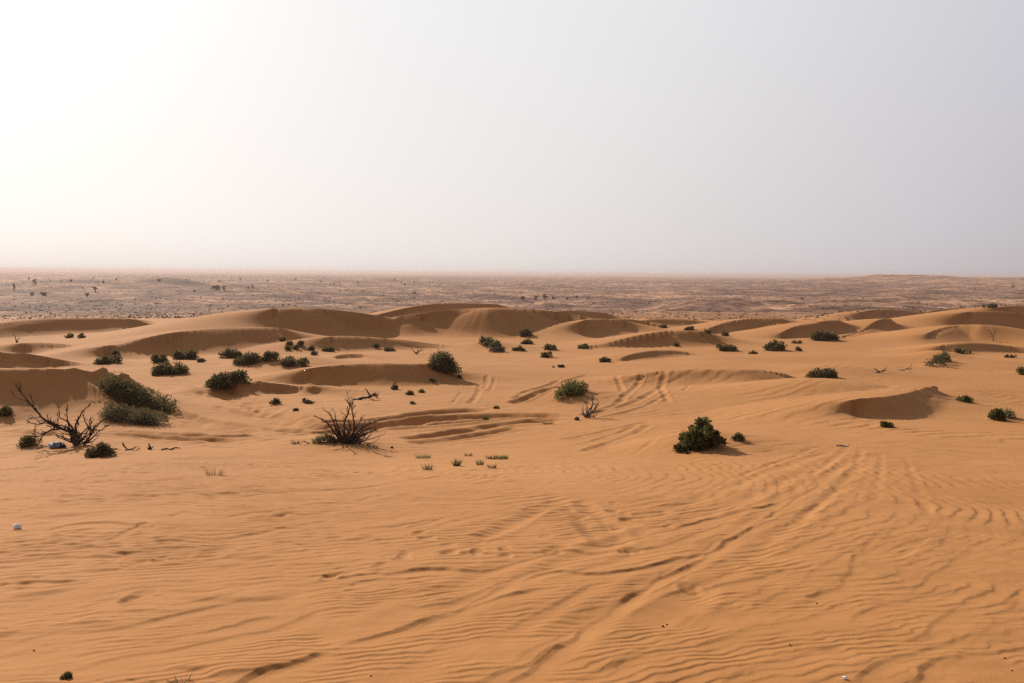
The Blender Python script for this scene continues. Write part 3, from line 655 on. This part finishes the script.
def wood(label, u, v, branches, mat, seed, name='dead_shrub', cat='dead shrub', twigs=3, thick=1.0, fine=.5, parent_empty=True, spread=.35, extra=None, group=None):
    """bare branches; every branch = list of (dx, dy up) in picture points from the foot, grown in depth as well"""
    rng = np.random.default_rng(5000 + seed)
    P, r = spot(u, v); m = math.hypot(r, P[2]) / FPX
    out = unit(np.array([P[0], P[1], 0])); side = np.array([out[1], -out[0], 0])
    main, tw, limbs = [], [], []
    for br in branches:
        th = br[0]; pts2 = resample(br[1:], max(6, 3 * len(br[1:])))
        n = len(pts2); dz = np.cumsum(rng.normal(size=n)) * .12 + rng.uniform(-1, 1) * spread * np.linspace(0, 1, n) * 6
        span = max(np.ptp(pts2[:, 0]), np.ptp(pts2[:, 1]), 3)
        dep = dz / 6 * span
        pts = side[None] * (pts2[:, :1] * m) + np.array([0, 0, 1.])[None] * (pts2[:, 1:] * m) + out[None] * (dep[:, None] * m)
        pts += rng.normal(size=pts.shape) * .25 * m
        # keep above the sand
        gz = np.array([terrain_z(P[0] + p[0], P[1] + p[1]) - P[2] for p in pts]); pts[:, 2] = np.maximum(pts[:, 2], gz - .01)
        rad = np.linspace(th, max(th * .28, .22), n) * m * .5 * thick
        main.append((pts, rad)); limbs.append([(pts, rad)]); n_tw = len(tw)
        for k in range(int(twigs * span / 14 + .5)):
            i = rng.integers(n // 3, n); d = unit(pts[min(i, n - 1)] - pts[max(i - 2, 0)])
            e = unit(d + rng.normal(size=3) * .75 + np.array([0, 0, .35])); L = m * span * rng.uniform(.10, .26)
            a = bend(pts[i], pts[i] + e * L, rng, 5, .13); tw.append((a, np.linspace(.8, .35, 5) * fine * m))
            for q in range(2):
                s = a[rng.integers(2, 5)]; e2 = unit(e + rng.normal(size=3) * .7)
                tw.append((bend(s, s + e2 * L * .5, rng, 4, .12), np.linspace(.6, .3, 4) * fine * m))
        limbs[-1] += tw[n_tw:]
    if not parent_empty:
        sv, sf = tube(main + tw, 4); o = mesh_np(name, sv, sf, mat, None, True); o.location = P
        return tag(o, label, cat, group)
    t = tag(empty(name, P), label, cat, group)
    for q in limbs: sv, sf = tube(q, 5); mesh_np('limb', sv, sf, mat, t, True)
    if extra: extra(t, P, m, side, out, rng)
    return t

GS = 'shrubs scattered over the dunes'
for i, (lab, u, v, w_, h_, kw) in enumerate(rows):
    shrub(lab, u, v, w_, h_, seed=i, group=None if 'plant at' in lab or 'front' in lab[-8:] else GS, **kw)
# the wide green bush: three lobes on its own hump, the tallest in the middle
def wide_bush():
    P, r = spot(702, 447); m = r / FPX * 1.01
    t = tag(empty('desert_shrub', P), 'wide green bush with three lobes on its own hump amid open sand', 'shrub', GS)
    rng = np.random.default_rng(77); cen, rad = [], []
    for cx, cy, s, k in [(-20, 1, 8, 8), (-14, 6, 8, 8), (-8, 13, 8, 8), (0, 22, 8, 12), (6, 18, 8, 9), (-3, 15, 7, 6), (10, 14, 6, 6), (15, 9, 6, 7), (20, 6, 4, 5), (-22, -3, 5, 4), (12, 7, 5, 4), (-10, 3, 7, 6)]:
        for q in range(k):
            cen.append(((cx * .86 + rng.normal() * s * .45) * m, rng.normal() * 9 * m, max((cy * .86 + rng.normal() * s * .45) * m, -4 * m))); rad.append(s * .42 * m * rng.uniform(.7, 1.2))
    vv, ff = leaves(8500, np.array(cen), np.array(rad), rng, 3.0 * m, .32, .4); mesh_np('foliage', vv, ff, M_GREEN, t)
    br = [(bend([rng.normal() * 3 * m, 0, -.05], np.array(cen[rng.integers(len(cen))]), rng, 7, .1), np.linspace(.9, .3, 7) * m) for _ in range(20)]
    sv, sf = tube(br, 5); mesh_np('stem', sv, sf, M_STEM, t, True)
wide_bush()
# a scatter of tiny shrubs nothing tells apart
for k, (u, v) in enumerate([(283, 341), (290, 345), (288, 350), (296, 349), (301, 346), (311, 350), (314, 355)]):
    shrub('tiny dark shrub in the loose scatter on the shaded slope under the tall dune', u, v, 6, 5 if k != 4 else 7, M_DARK, seed=200 + k, group='scatter of tiny shrubs under the tall dune')

# --- grass
GT = 'grass tufts on the near sand'
for i, (lab, u, v, w_, h_, n) in enumerate([
    ('wide low strip of green grass, furthest right of the tufts past the centre dead shrub', 497, 459, 26, 6, 130),
    ('dry grass tuft on the crest right of the centre dead shrub, above a paler one', 423, 458, 18, 6, 80),
    ('pale grass tuft just in front of the dry one on the crest', 428, 470, 12, 9, 50),
    ('upright dark green grass tuft between the pale tuft and the wide green strip', 457, 466, 8, 10, 60),
    ('sparse grass wisp behind the upright dark green tuft', 468, 456, 10, 5, 30),
    ('faint grass tuft below the left end of the wide green strip', 480, 465, 8, 8, 35),
    ('thin grass tuft in front of the wide green strip', 492, 468, 10, 6, 40),
    ('see-through pale grass tuft alone on the near sand right of the dead tree', 216, 475, 22, 9, 34),
    ('small grass tuft on the crest left of the centre dead shrub', 295, 444, 10, 6, 45),
    ('small grass tuft just right of the centre dead shrub', 373, 447, 12, 4, 45),
    ('little grey green grass tuft beside the tracks behind the wide strip', 486, 419, 8, 6, 40),
    ('few dry stalks standing in the sand at the front left', 182, 682, 20, 11, 12),
]):
    tuft(lab, u, v, w_, h_, i, n=n, group=GT, mat=M_GREEN if 'green' in lab else M_GRASS)

# --- dead wood
s_ = 1 / 6.83
def px(lst, bx, by, k=s_): return [((x - bx) * k, (by - y) * k) for x, y in lst]
T = lambda th, l: [th * .85] + [(a * .9, b * .86) for a, b in px(l, 520, 540)]
def stump(t, P, m, side, out, rng):
    pts = np.array([[0, 0, -.05], [.3, .2, 5], [-.6, .3, 9], [-1.5, .2, 13]]) * m
    q = side[None] * pts[:, :1] + np.array([0, 0, 1.])[None] * pts[:, 2:] + out[None] * pts[:, 1:2]
    sv, sf = tube([(resample3(q, 10), np.linspace(3.4, 2.2, 10) * m * (1 + .15 * rng.normal(size=10)))], 9); mesh_np('trunk', sv, sf, M_BROWNWOOD, t, True)
def resample3(p, n):
    t = np.linspace(0, len(p) - 1, n); i = np.minimum(t.astype(int), len(p) - 2); f = (t - i)[:, None]; return p[i] * (1 - f) + p[i + 1] * f
tr_ = random.Random(5); tangle = []
for k in range(17):
    x0, y0 = 520 + tr_.uniform(-25, 45), 500 + tr_.uniform(-40, 30); a_ = tr_.uniform(-1.35, 1.35); l_ = tr_.uniform(70, 170)
    x1, y1 = x0 + math.sin(a_) * l_ * .55 + tr_.uniform(-15, 15), y0 - max(math.cos(a_), .1) * l_ * .5
    tangle.append(T(tr_.uniform(1.5, 2.4), [(520, 535), (x0, y0), (x1, y1), (x1 + math.sin(a_) * l_ * .5 + tr_.uniform(-30, 30), y1 - l_ * tr_.uniform(.1, .45))]))
wood('leafless dead tree with a thick stump and one long bare limb reaching up left', 76, 445.5, [
    T(4.0, [(520, 540), (512, 490), (500, 445), (455, 420), (400, 400), (345, 352), (305, 300), (265, 242), (232, 190), (196, 140), (200, 100)]),
    T(3.6, [(505, 460), (470, 428), (420, 415), (350, 432), (300, 458), (250, 455)]), T(3, [(500, 450), (440, 410), (400, 385), (350, 350), (300, 372), (230, 348)]),
    T(3, [(515, 450), (490, 390), (460, 352), (425, 330), (430, 290)]), T(3, [(525, 450), (520, 400), (545, 350), (570, 300), (622, 250)]), T(3, [(540, 520), (560, 500), (600, 430), (575, 370), (568, 330)]),
    T(2.6, [(560, 530), (590, 515), (610, 450), (608, 370), (630, 335)]), T(3, [(560, 530), (592, 500), (640, 420), (700, 360), (785, 318)]), T(2.4, [(570, 535), (605, 510), (650, 460), (690, 432), (738, 392)]),
    T(2.2, [(560, 535), (620, 522), (660, 490)]), T(2.6, [(510, 520), (470, 500), (440, 470), (400, 462)]), T(2.4, [(400, 400), (340, 440), (310, 480), (300, 510)]), T(2.6, [(500, 440), (465, 400), (420, 385), (380, 360), (340, 330)]),
    T(2, [(540, 400), (535, 350), (560, 310)]), T(2, [(480, 420), (470, 300), (480, 230)]), T(1.8, [(610, 420), (630, 440), (700, 440)]),
] + tangle, M_WOOD, 1, name='dead_tree', cat='dead tree', twigs=2.6, fine=.5, extra=stump, thick=.85, spread=.18)
k2 = 1 / 9.76
U = lambda th, l: [th] + px(l, 455, 470, k2)
def green(t, P, m, side, out, rng):
    cen = np.array([side * (x * m) + np.array([0, 0, z * m]) for x, z in [(-20, 4), (-26, 3), (-30, 2), (-17, 6), (-14, 3), (-23, 6)]])
    vv, ff = leaves(500, cen, np.full(6, 3 * m), rng, 2.4 * m, .25, .5); mesh_np('foliage', vv, ff, M_GRASS, t)
    tw = []
    for i in range(95):
        a = rng.normal() * .85; L = rng.uniform(14, 30) * m * (.75 + .35 * abs(math.sin(a)))
        e = side * math.sin(a) * L + np.array([0, 0, max(math.cos(a), .18) * L * .8]) + out * rng.normal() * .35 * L
        b = side * rng.normal() * 6 * m + out * rng.normal() * 4 * m
        tw.append((bend(b, b + e, rng, 7, .14), np.linspace(.62, .3, 7) * m * .8))
    sv, sf = tube(tw, 4); mesh_np('twig', sv, sf, M_BROWNWOOD, t, True)
wood('spiky leafless dead shrub at the lip of the dip, mid picture, tall bare stems', 347, 443, [
    U(3.2, [(460, 465), (435, 390), (430, 280), (460, 210), (480, 140), (470, 80), (435, 35)]), U(3, [(480, 465), (522, 330), (515, 230), (500, 120), (470, 60)]),
    U(3.2, [(430, 465), (390, 400), (345, 310), (322, 220), (270, 150)]), U(3, [(400, 460), (330, 360), (270, 280), (200, 235), (150, 220)]), U(4, [(470, 465), (530, 420), (600, 395), (660, 370), (722, 350)]),
    U(2.6, [(490, 450), (590, 330), (680, 290), (785, 258)]), U(3.5, [(450, 465), (380, 450), (300, 455), (240, 462)]), U(2.4, [(260, 462), (180, 468), (110, 470), (70, 440)]), U(2.6, [(470, 440), (540, 320), (600, 230)]),
    U(2.6, [(455, 440), (480, 330), (470, 240)]), U(2.6, [(420, 440), (370, 330), (340, 180)]), U(2.4, [(500, 440), (620, 350), (700, 330)]),
], M_WOOD, 2, twigs=3, fine=.42, extra=green, thick=.85, spread=.25)
V_ = lambda th, l: [th] + px(l, 450, 560, k2)
wood('small greyish bare dead shrub fanning up beside the curved tracks', 586, 417.5, [
    V_(2.4, [(450, 555), (430, 540), (395, 515)]), V_(2.4, [(450, 555), (425, 520), (415, 455)]), V_(2.4, [(455, 550), (490, 500), (510, 430), (500, 350)]), V_(2.2, [(460, 550), (520, 490), (575, 400)]),
    V_(2.4, [(460, 550), (510, 510), (550, 460), (560, 430)]), V_(2, [(450, 550), (460, 480), (450, 400)]), V_(2, [(460, 550), (530, 540), (560, 520)]), V_(2, [(450, 545), (480, 480), (540, 410)]),
], M_PALEWOOD, 3, twigs=2.5, fine=.4)
W_ = lambda th, l: [th] + px(l, 440, 555, .25)
wood('fallen dark dead branch with an upturned tip, below the large oval shaded face', 366, 399.5, [
    W_(3.4, [(395, 562), (415, 550), (440, 545), (470, 538), (488, 548)]), W_(2, [(455, 540), (447, 525), (436, 510)]), W_(3, [(450, 548), (475, 535), (485, 545)]), W_(1.8, [(415, 550), (425, 562), (420, 572)]), W_(1.8, [(460, 540), (480, 528)]),
], M_WOOD, 4, name='dead_branch', cat='dead branch', twigs=2, fine=.5, parent_empty=False)
sm = [
 ('pale bare dead sprig on the sand, right of the thin dark shrub band', 416, 354, [[1.4, (0, 0), (-3, 4), (-5, 6)], [1.4, (0, 0), (2, 4), (1, 7)], [1.4, (0, 0), (4, 3), (8, 4)], [1.2, (0, 0), (5, 5), (7, 7)]], M_PALEWOOD),
 ('thin bare sprig standing on the far left dune', 17, 342.5, [[1.2, (0, 0), (-1, 4), (-2, 7)], [1, (0, 0), (1, 3), (2, 5)]], M_BROWNWOOD),
 ('brown forked dead twig behind the broad smooth dune, left of its pale twin', 880, 373, [[1.6, (-4, 0), (0, 1), (3, 3), (6, 6)], [1.5, (0, 1), (-4, 3), (-5, 4)], [1.2, (2, 2), (6, 3)]], M_BROWNWOOD),
 ('pale thin dead twig lying right of the brown forked one', 906, 371, [[1.2, (-8, 0), (-2, 1), (2, 3), (5, 6)], [1.2, (0, 2), (4, 2), (5, 4)]], M_PALEWOOD),
 ('tall thin pale sapling bare of leaves below the large right-hand shaded dune', 993, 341, [[1.2, (0, 0), (0, 5), (1, 9), (-1, 13)], [1, (0, 5), (-3, 8), (-4, 10)], [1, (1, 8), (3, 10)], [1, (0, 3), (-3, 4)]], M_PALEWOOD),
 ('curved dry stick half buried, right of the dead tree', 131, 450, [[1.6, (-7, 7), (-5, 3), (0, 0), (7, 1)], [1.4, (-6, -1), (-2, 1), (4, 2)], [1.2, (0, 0), (3, 2), (6, 3)]], M_BROWNWOOD),
 ('short brown stub of wood sticking up right of the curved dry stick', 150, 449.5, [[2.6, (0, 0), (-.5, 3), (-1, 6)], [2, (0, 0), (2, 2), (3, 2.4)], [2, (-1, 0), (-2, 2)]], M_BROWNWOOD),
 ('low dark bits of dead brush right of the short brown stub', 170, 450, [[2, (-8, 0), (-3, 1.5), (1, 1)], [2, (0, 0), (4, 1.6), (9, 1)], [1.4, (2, 1), (6, 2.2)]], M_WOOD),
 ('long pale stick lying on the sand left of the dead tree, by the plastic bag', 36, 448.5, [[1.8, (-12, -1.5), (-4, -.2), (6, 1), (18, 3)], [1.4, (0, 0), (5, 1.8)]], M_PALEWOOD),
 ('straight grey stick lying where the faint tracks fan out, right of the wide green bush', 842, 446.5, [[2, (-5, .4), (0, .6), (6, 0)], [1.4, (0, 0), (4, 1)]], M_PALEWOOD),
 ('short dry root poking out of the slope right of the dead tree shrub', 114, 449.5, [[1.8, (-6, 1), (0, 0), (6, -1)], [1.4, (0, 0), (3, 1)]], M_BROWNWOOD),
 ('thin dark dead twig lying by the far scattered tufts, near the oblong green bush', 549, 424.0, [[1.2, (-6, 0), (0, .7), (5, .5)], [1, (0, .5), (3, 1.6)]], M_WOOD),
]
for i, (lab, u, v, br, mt) in enumerate(sm):
    wood(lab, u, v, br, mt, 20 + i, name='dead_twig', cat='dead twig', twigs=1.0, fine=.35, parent_empty=False, spread=.15)

# --- litter
def crumple(name, u, v, w_, h_, mat, seed, parent=None, lift=.35, off=(0, 0), origin=None):
    import bmesh
    P, r = spot(u, v); m = r / FPX; rng = random.Random(seed)
    bm = bmesh.new(); bmesh.ops.create_icosphere(bm, subdivisions=3, radius=1)
    for vt in bm.verts:
        c = vt.co.copy(); f = 1 + .28 * math.sin(5 * c.x + seed) * math.cos(4 * c.y - seed) + .2 * math.sin(9 * c.z + 3 * c.x) + rng.uniform(-.09, .09)
        vt.co = Vector((c.x * w_ * .5 * m * f, c.y * w_ * .42 * m * f, max(c.z * h_ * .5 * m * f, -.3 * h_ * m) + h_ * lift * m))
    me = bpy.data.meshes.new(name); bm.to_mesh(me); bm.free(); me.materials.append(mat)
    o = bpy.data.objects.new(name, me); COL.objects.link(o)
    if parent: o.parent = parent; o.location = (off[0] * m, 0, off[1] * m)
    else: o.location = P
    return o
P, _ = spot(58, 447.5)
bag = tag(empty('plastic_bag', P), 'crumpled pale blue plastic bag with a dark end, at the dead tree\'s foot', 'plastic bag')
crumple('pouch', 58, 447.5, 11, 5.5, M_BLUE, 3, bag, off=(-1.5, .3)); crumple('knot', 58, 447.5, 7, 4.5, M_BLACK, 5, bag, off=(3.6, -.6))
tag(crumple('plastic_scrap', 18, 529, 6.5, 5.5, M_WHITE, 8), 'bright white crumpled plastic scrap on the rippled sand at the left border', 'litter')
tag(crumple('paper_scrap', 844.5, 679, 4.2, 3.2, M_WHITE, 12), 'tiny white scrap lying on the ripples at the front right', 'litter')
GP = 'dark pellets and pebbles on the ripples'
for lab, u, v, w_ in [('larger dark pellet of a touching pair on the front ripples', 663, 627, 3.6), ('smaller dark pellet of a touching pair on the front ripples', 667, 625, 2.6), ('dark pebble on the front right ripples, by a second pebble', 1005, 658.5, 2.4),
                      ('dark pebble furthest right on the front ripples', 1012, 671, 2.2), ('lone dark pebble on smooth sand at the right, above the pebble pair', 817, 604, 2.4), ('dark pebble near the small white scrap, up to its left', 790, 645, 2.2),
                      ('dark pebble on the smooth sand ahead of the scarp, front middle', 371, 676.5, 2.6), ('dark pebble on the front left ripples above the tiny green plant', 34, 651, 2.4), ('brown clod just below the wide green bush', 687, 454, 5), ('dark clod at the end of the track beside the greyish dead shrub', 577, 420, 7),
                      ('brown clod on the slope right of the lone blackish bush', 459, 376.5, 4), ('small pebble left of the dry tuft on bare sand', 553.5, 367.5, 3.4), ('dark clod on the sand right of the centre dead shrub', 392, 448, 4)]:
    tag(crumple('pebble' if 'pe' in lab.split()[1:3] or 'pebble' in lab else ('pellet' if 'pellet' in lab else 'sand_clod'), u, v, w_ * .7, w_ * .5, M_DUNG, int(u)), lab, 'pellet' if 'pellet' in lab else ('pebble' if 'pebble' in lab else 'clod'), GP)

# --- trees and scrub on the far plain
def far_tree(label, u, v, w_, h_, seed, group):
    rng = np.random.default_rng(8000 + seed); P, r = spot(u, v); m = r / FPX; W, H = .6 * w_ * m, .68 * h_ * m
    t = tag(empty('plain_tree', P), label, 'tree', group)
    nc = 9; cen = np.stack([rng.normal(size=nc) * W * .18, rng.normal(size=nc) * W * .18, H * rng.uniform(.35, .88, nc)], -1)
    vv, ff = leaves(420, cen, np.full(nc, W * .17), rng, W * .11, .5, .2); mesh_np('crown', vv, ff, M_FARLEAF, t)
    br = [(bend([0, 0, -.3], c, rng, 5, .08), np.linspace(.05, .02, 5) * H) for c in cen[:5]]
    sv, sf = tube(br, 5); mesh_np('trunk', sv, sf, M_STEM, t, True)
for i, (lab, u, v, w_, h_) in enumerate([
    ('flat-topped hazy tree, largest on the far left plain, with a long crown', 217, 289.5, 12, 5), ('small upright hazy tree next to the long-crowned one, standing right of it', 224, 291, 6, 8),
    ('tall narrow hazy tree near the left border on the far plain', 14, 290.5, 6, 9), ('dark hazy tree alone on the low rise of the left plain', 95, 292, 7, 8), ('small low hazy tree below the lone dark one on the left plain', 87, 297, 7, 5),
    ('leftmost tree of the dark row in the middle of the plain', 523, 300.5, 9, 6), ('second tree of the dark row in the middle of the plain, the tallest', 536, 300.5, 8, 7.5), ('third and widest tree of the dark row in the middle of the plain', 545, 299.5, 10, 7), ('rightmost and smallest tree of the dark row in the middle of the plain', 553, 299.5, 6, 5),
    ('lone small dark tree right of the dark row on the plain', 567, 300, 5, 4), ('small dark tree, right one of two beyond the dark row', 577, 298.5, 6, 4), ('hazy round tree far out, right of the two beyond the dark row', 588, 299, 5, 4),
    ('broad hazy thicket-like tree low on the left plain', 44, 295.5, 9, 3.5), ('broad pale tree left of the broad hazy thicket-like one', 32, 295, 6, 3)]):
    far_tree(lab, u, v, w_, h_, i, 'trees on the far plain')
rp = random.Random(9)
for k in range(34):
    u = rp.choice([rp.uniform(0, 420), rp.uniform(0, 1020)]); v = rp.choice([rp.uniform(281.5, 287), rp.uniform(282, 300)]) + (u - 512) * .006
    far_tree('tiny hazy tree dotting the far flat plain, blurred by dust', u, v, rp.uniform(2.5, 6), rp.uniform(2, 3.8), 40 + k, 'tiny hazy trees dotting the far plain')
def scrub():
    """knee-high scrub over the plain, far too much to count"""
    rng = np.random.default_rng(99); n = 60000
    a = rng.uniform(R(-37), R(37), n); r = 200 * (3600 / 200) ** rng.random(n)
    x, y = r * np.sin(a), r * np.cos(a)
    keep = fbm(x / 120, y / 80, 71, 2) + .25 * rng.normal(size=n) > -.05; x, y, r = x[keep], y[keep], r[keep]; n = len(x)
    i = np.clip(np.searchsorted(RR, r) - 1, 0, NR - 2); j = np.clip(np.searchsorted(TH, np.arctan2(x, y)) - 1, 0, NT - 2)
    f = (r - RR[i]) / (RR[i + 1] - RR[i]); g = (np.arctan2(x, y) - TH[j]) / (TH[j + 1] - TH[j])
    z = (Z[i, j] * (1 - g) + Z[i, j + 1] * g) * (1 - f) + (Z[i + 1, j] * (1 - g) + Z[i + 1, j + 1] * g) * f
    S = np.minimum(rng.lognormal(-.55, .5, n), 1.8) * (.26 + r / 1700)
    k = 6; p = np.repeat(np.stack([x, y, z], -1), k, 0); s = np.repeat(S, k)[:, None]
    off = rng.normal(size=(n * k, 3)) * s * np.array([.45, .45, .22]); off[:, 2] = np.abs(off[:, 2]) + .1 * s[:, 0]
    c = p + off; d = unit(rng.normal(size=(n * k, 3)) + np.array([0, 0, .3])); q_ = unit(np.cross(d, rng.normal(size=(n * k, 3))))
    v = np.stack([c - d * s * .4, c + q_ * s * .3, c + d * s * .4, c - q_ * s * .3], 1).reshape(-1, 3)
    o = mesh_np('scrub', v, np.arange(len(v)).reshape(-1, 4), M_FARLEAF)
    tag(o, 'low dark scrub speckling the whole far plain behind the dunes', 'scrub', kind='stuff')
scrub()

# ------------------------------------------------------------------ haze, sky, sun
AZ, EL = R(-36), R(27.5)
sun_dir = Vector((math.sin(AZ) * math.cos(EL), math.cos(AZ) * math.cos(EL), math.sin(EL)))
sd = bpy.data.lights.new('sun', 'SUN'); sd.energy = 5.0; sd.angle = R(1.2); sd.color = (1, .90, .77)
so = bpy.data.objects.new('sun', sd); COL.objects.link(so); so.rotation_euler = sun_dir.to_track_quat('Z', 'Y').to_euler()

w = bpy.data.worlds.new('World'); scene.world = w; w.use_nodes = True
nt = w.node_tree; bg = nt.nodes['Background']; L = nt.links.new
sky = N(nt, 'ShaderNodeTexSky', sky_type='NISHITA'); sky.sun_disc = False; sky.sun_elevation = EL; sky.sun_rotation = AZ
sky.air_density = 1.0; sky.dust_density = 3.0; sky.ozone_density = 1.0; sky.altitude = 100
hs = N(nt, 'ShaderNodeHueSaturation'); hs.inputs['Saturation'].default_value = .5; L(sky.outputs['Color'], hs.inputs['Color'])
# dust-laden air: a bright veil round the sun that falls off across the sky
tc = N(nt, 'ShaderNodeTexCoord'); dt = N(nt, 'ShaderNodeVectorMath', operation='DOT_PRODUCT'); L(tc.outputs['Generated'], dt.inputs[0]); dt.inputs[1].default_value = sun_dir
mr = N(nt, 'ShaderNodeMapRange'); L(dt.outputs['Value'], mr.inputs['Value']); mr.inputs['From Min'].default_value = -1; mr.inputs['From Max'].default_value = 1
def P_(d): return (d + 1) / 2
veil = ramp(nt, [(0, (.16, .155, .165)), (P_(.2), (.36, .355, .38)), (P_(.45), (.53, .528, .572)), (P_(.6), (.615, .61, .63)), (P_(.743), (.70, .695, .705)), (P_(.866), (.755, .747, .75)), (P_(.927), (.79, .776, .768)), (P_(.957), (.825, .808, .793)), (P_(.98), (.90, .876, .853)), (1, (1.2, 1.15, 1.10))], mr.outputs['Result'])
xyz = N(nt, 'ShaderNodeSeparateXYZ'); L(tc.outputs['Generated'], xyz.inputs[0])
low = ramp(nt, [(0, (.99, .945, .92)), (.10, (1.0, .97, .95)), (.30, (1, 1, 1)), (.5, (.7, .71, .75)), (1, (.45, .46, .50))], xyz.outputs['Z'])
ml = N(nt, 'ShaderNodeMix', data_type='RGBA', blend_type='MULTIPLY'); ml.inputs['Factor'].default_value = 1; L(veil.outputs['Color'], ml.inputs['A']); L(low.outputs['Color'], ml.inputs['B'])
sc_ = N(nt, 'ShaderNodeVectorMath', operation='SCALE'); L(ml.outputs['Result'], sc_.inputs[0]); sc_.inputs['Scale'].default_value = 10.2
mx = N(nt, 'ShaderNodeMix', data_type='RGBA'); mx.inputs['Factor'].default_value = .93; L(hs.outputs['Color'], mx.inputs['A']); L(sc_.outputs['Vector'], mx.inputs['B'])
L(mx.outputs['Result'], bg.inputs['Color']); bg.inputs['Strength'].default_value = .10

hb = 9000.0; ztop = max(float(Z.max()), 0.0) + 2.0; zbot = float(Z.min()) - 1.0
hv = [(sx * hb, sy * hb, sz) for sz in (zbot, ztop) for sx, sy in ((-1, -1), (1, -1), (1, 1), (-1, 1))]
hf = [(3, 2, 1, 0), (4, 5, 6, 7), (0, 1, 5, 4), (1, 2, 6, 5), (2, 3, 7, 6), (3, 0, 4, 7)]
hm = bpy.data.materials.new('dusty_air'); hm.use_nodes = True; hn = hm.node_tree
for n_ in list(hn.nodes):
    if n_.type != 'OUTPUT_MATERIAL': hn.nodes.remove(n_)
pv = N(hn, 'ShaderNodeVolumePrincipled'); pv.inputs['Color'].default_value = (.58, .485, .46, 1); pv.inputs['Density'].default_value = .00025; pv.inputs['Anisotropy'].default_value = .3
hn.links.new(pv.outputs[0], hn.nodes['Material Output'].inputs['Volume'])
haze = mesh_np('haze', hv, hf, hm); tag(haze, 'pale dusty haze hanging over the whole desert', 'haze', kind='stuff')

scene.view_settings.view_transform = 'Standard'; scene.view_settings.look = 'None'; scene.view_settings.gamma = 1
scene.view_settings.exposure = 0.19
scene.render.engine = 'CYCLES'
scene.cycles.use_denoising = False
scene.cycles.sample_clamp_indirect = 2.0; scene.cycles.max_bounces = 6; scene.cycles.volume_bounces = 1; scene.cycles.diffuse_bounces = 3; scene.cycles.transparent_max_bounces = 8
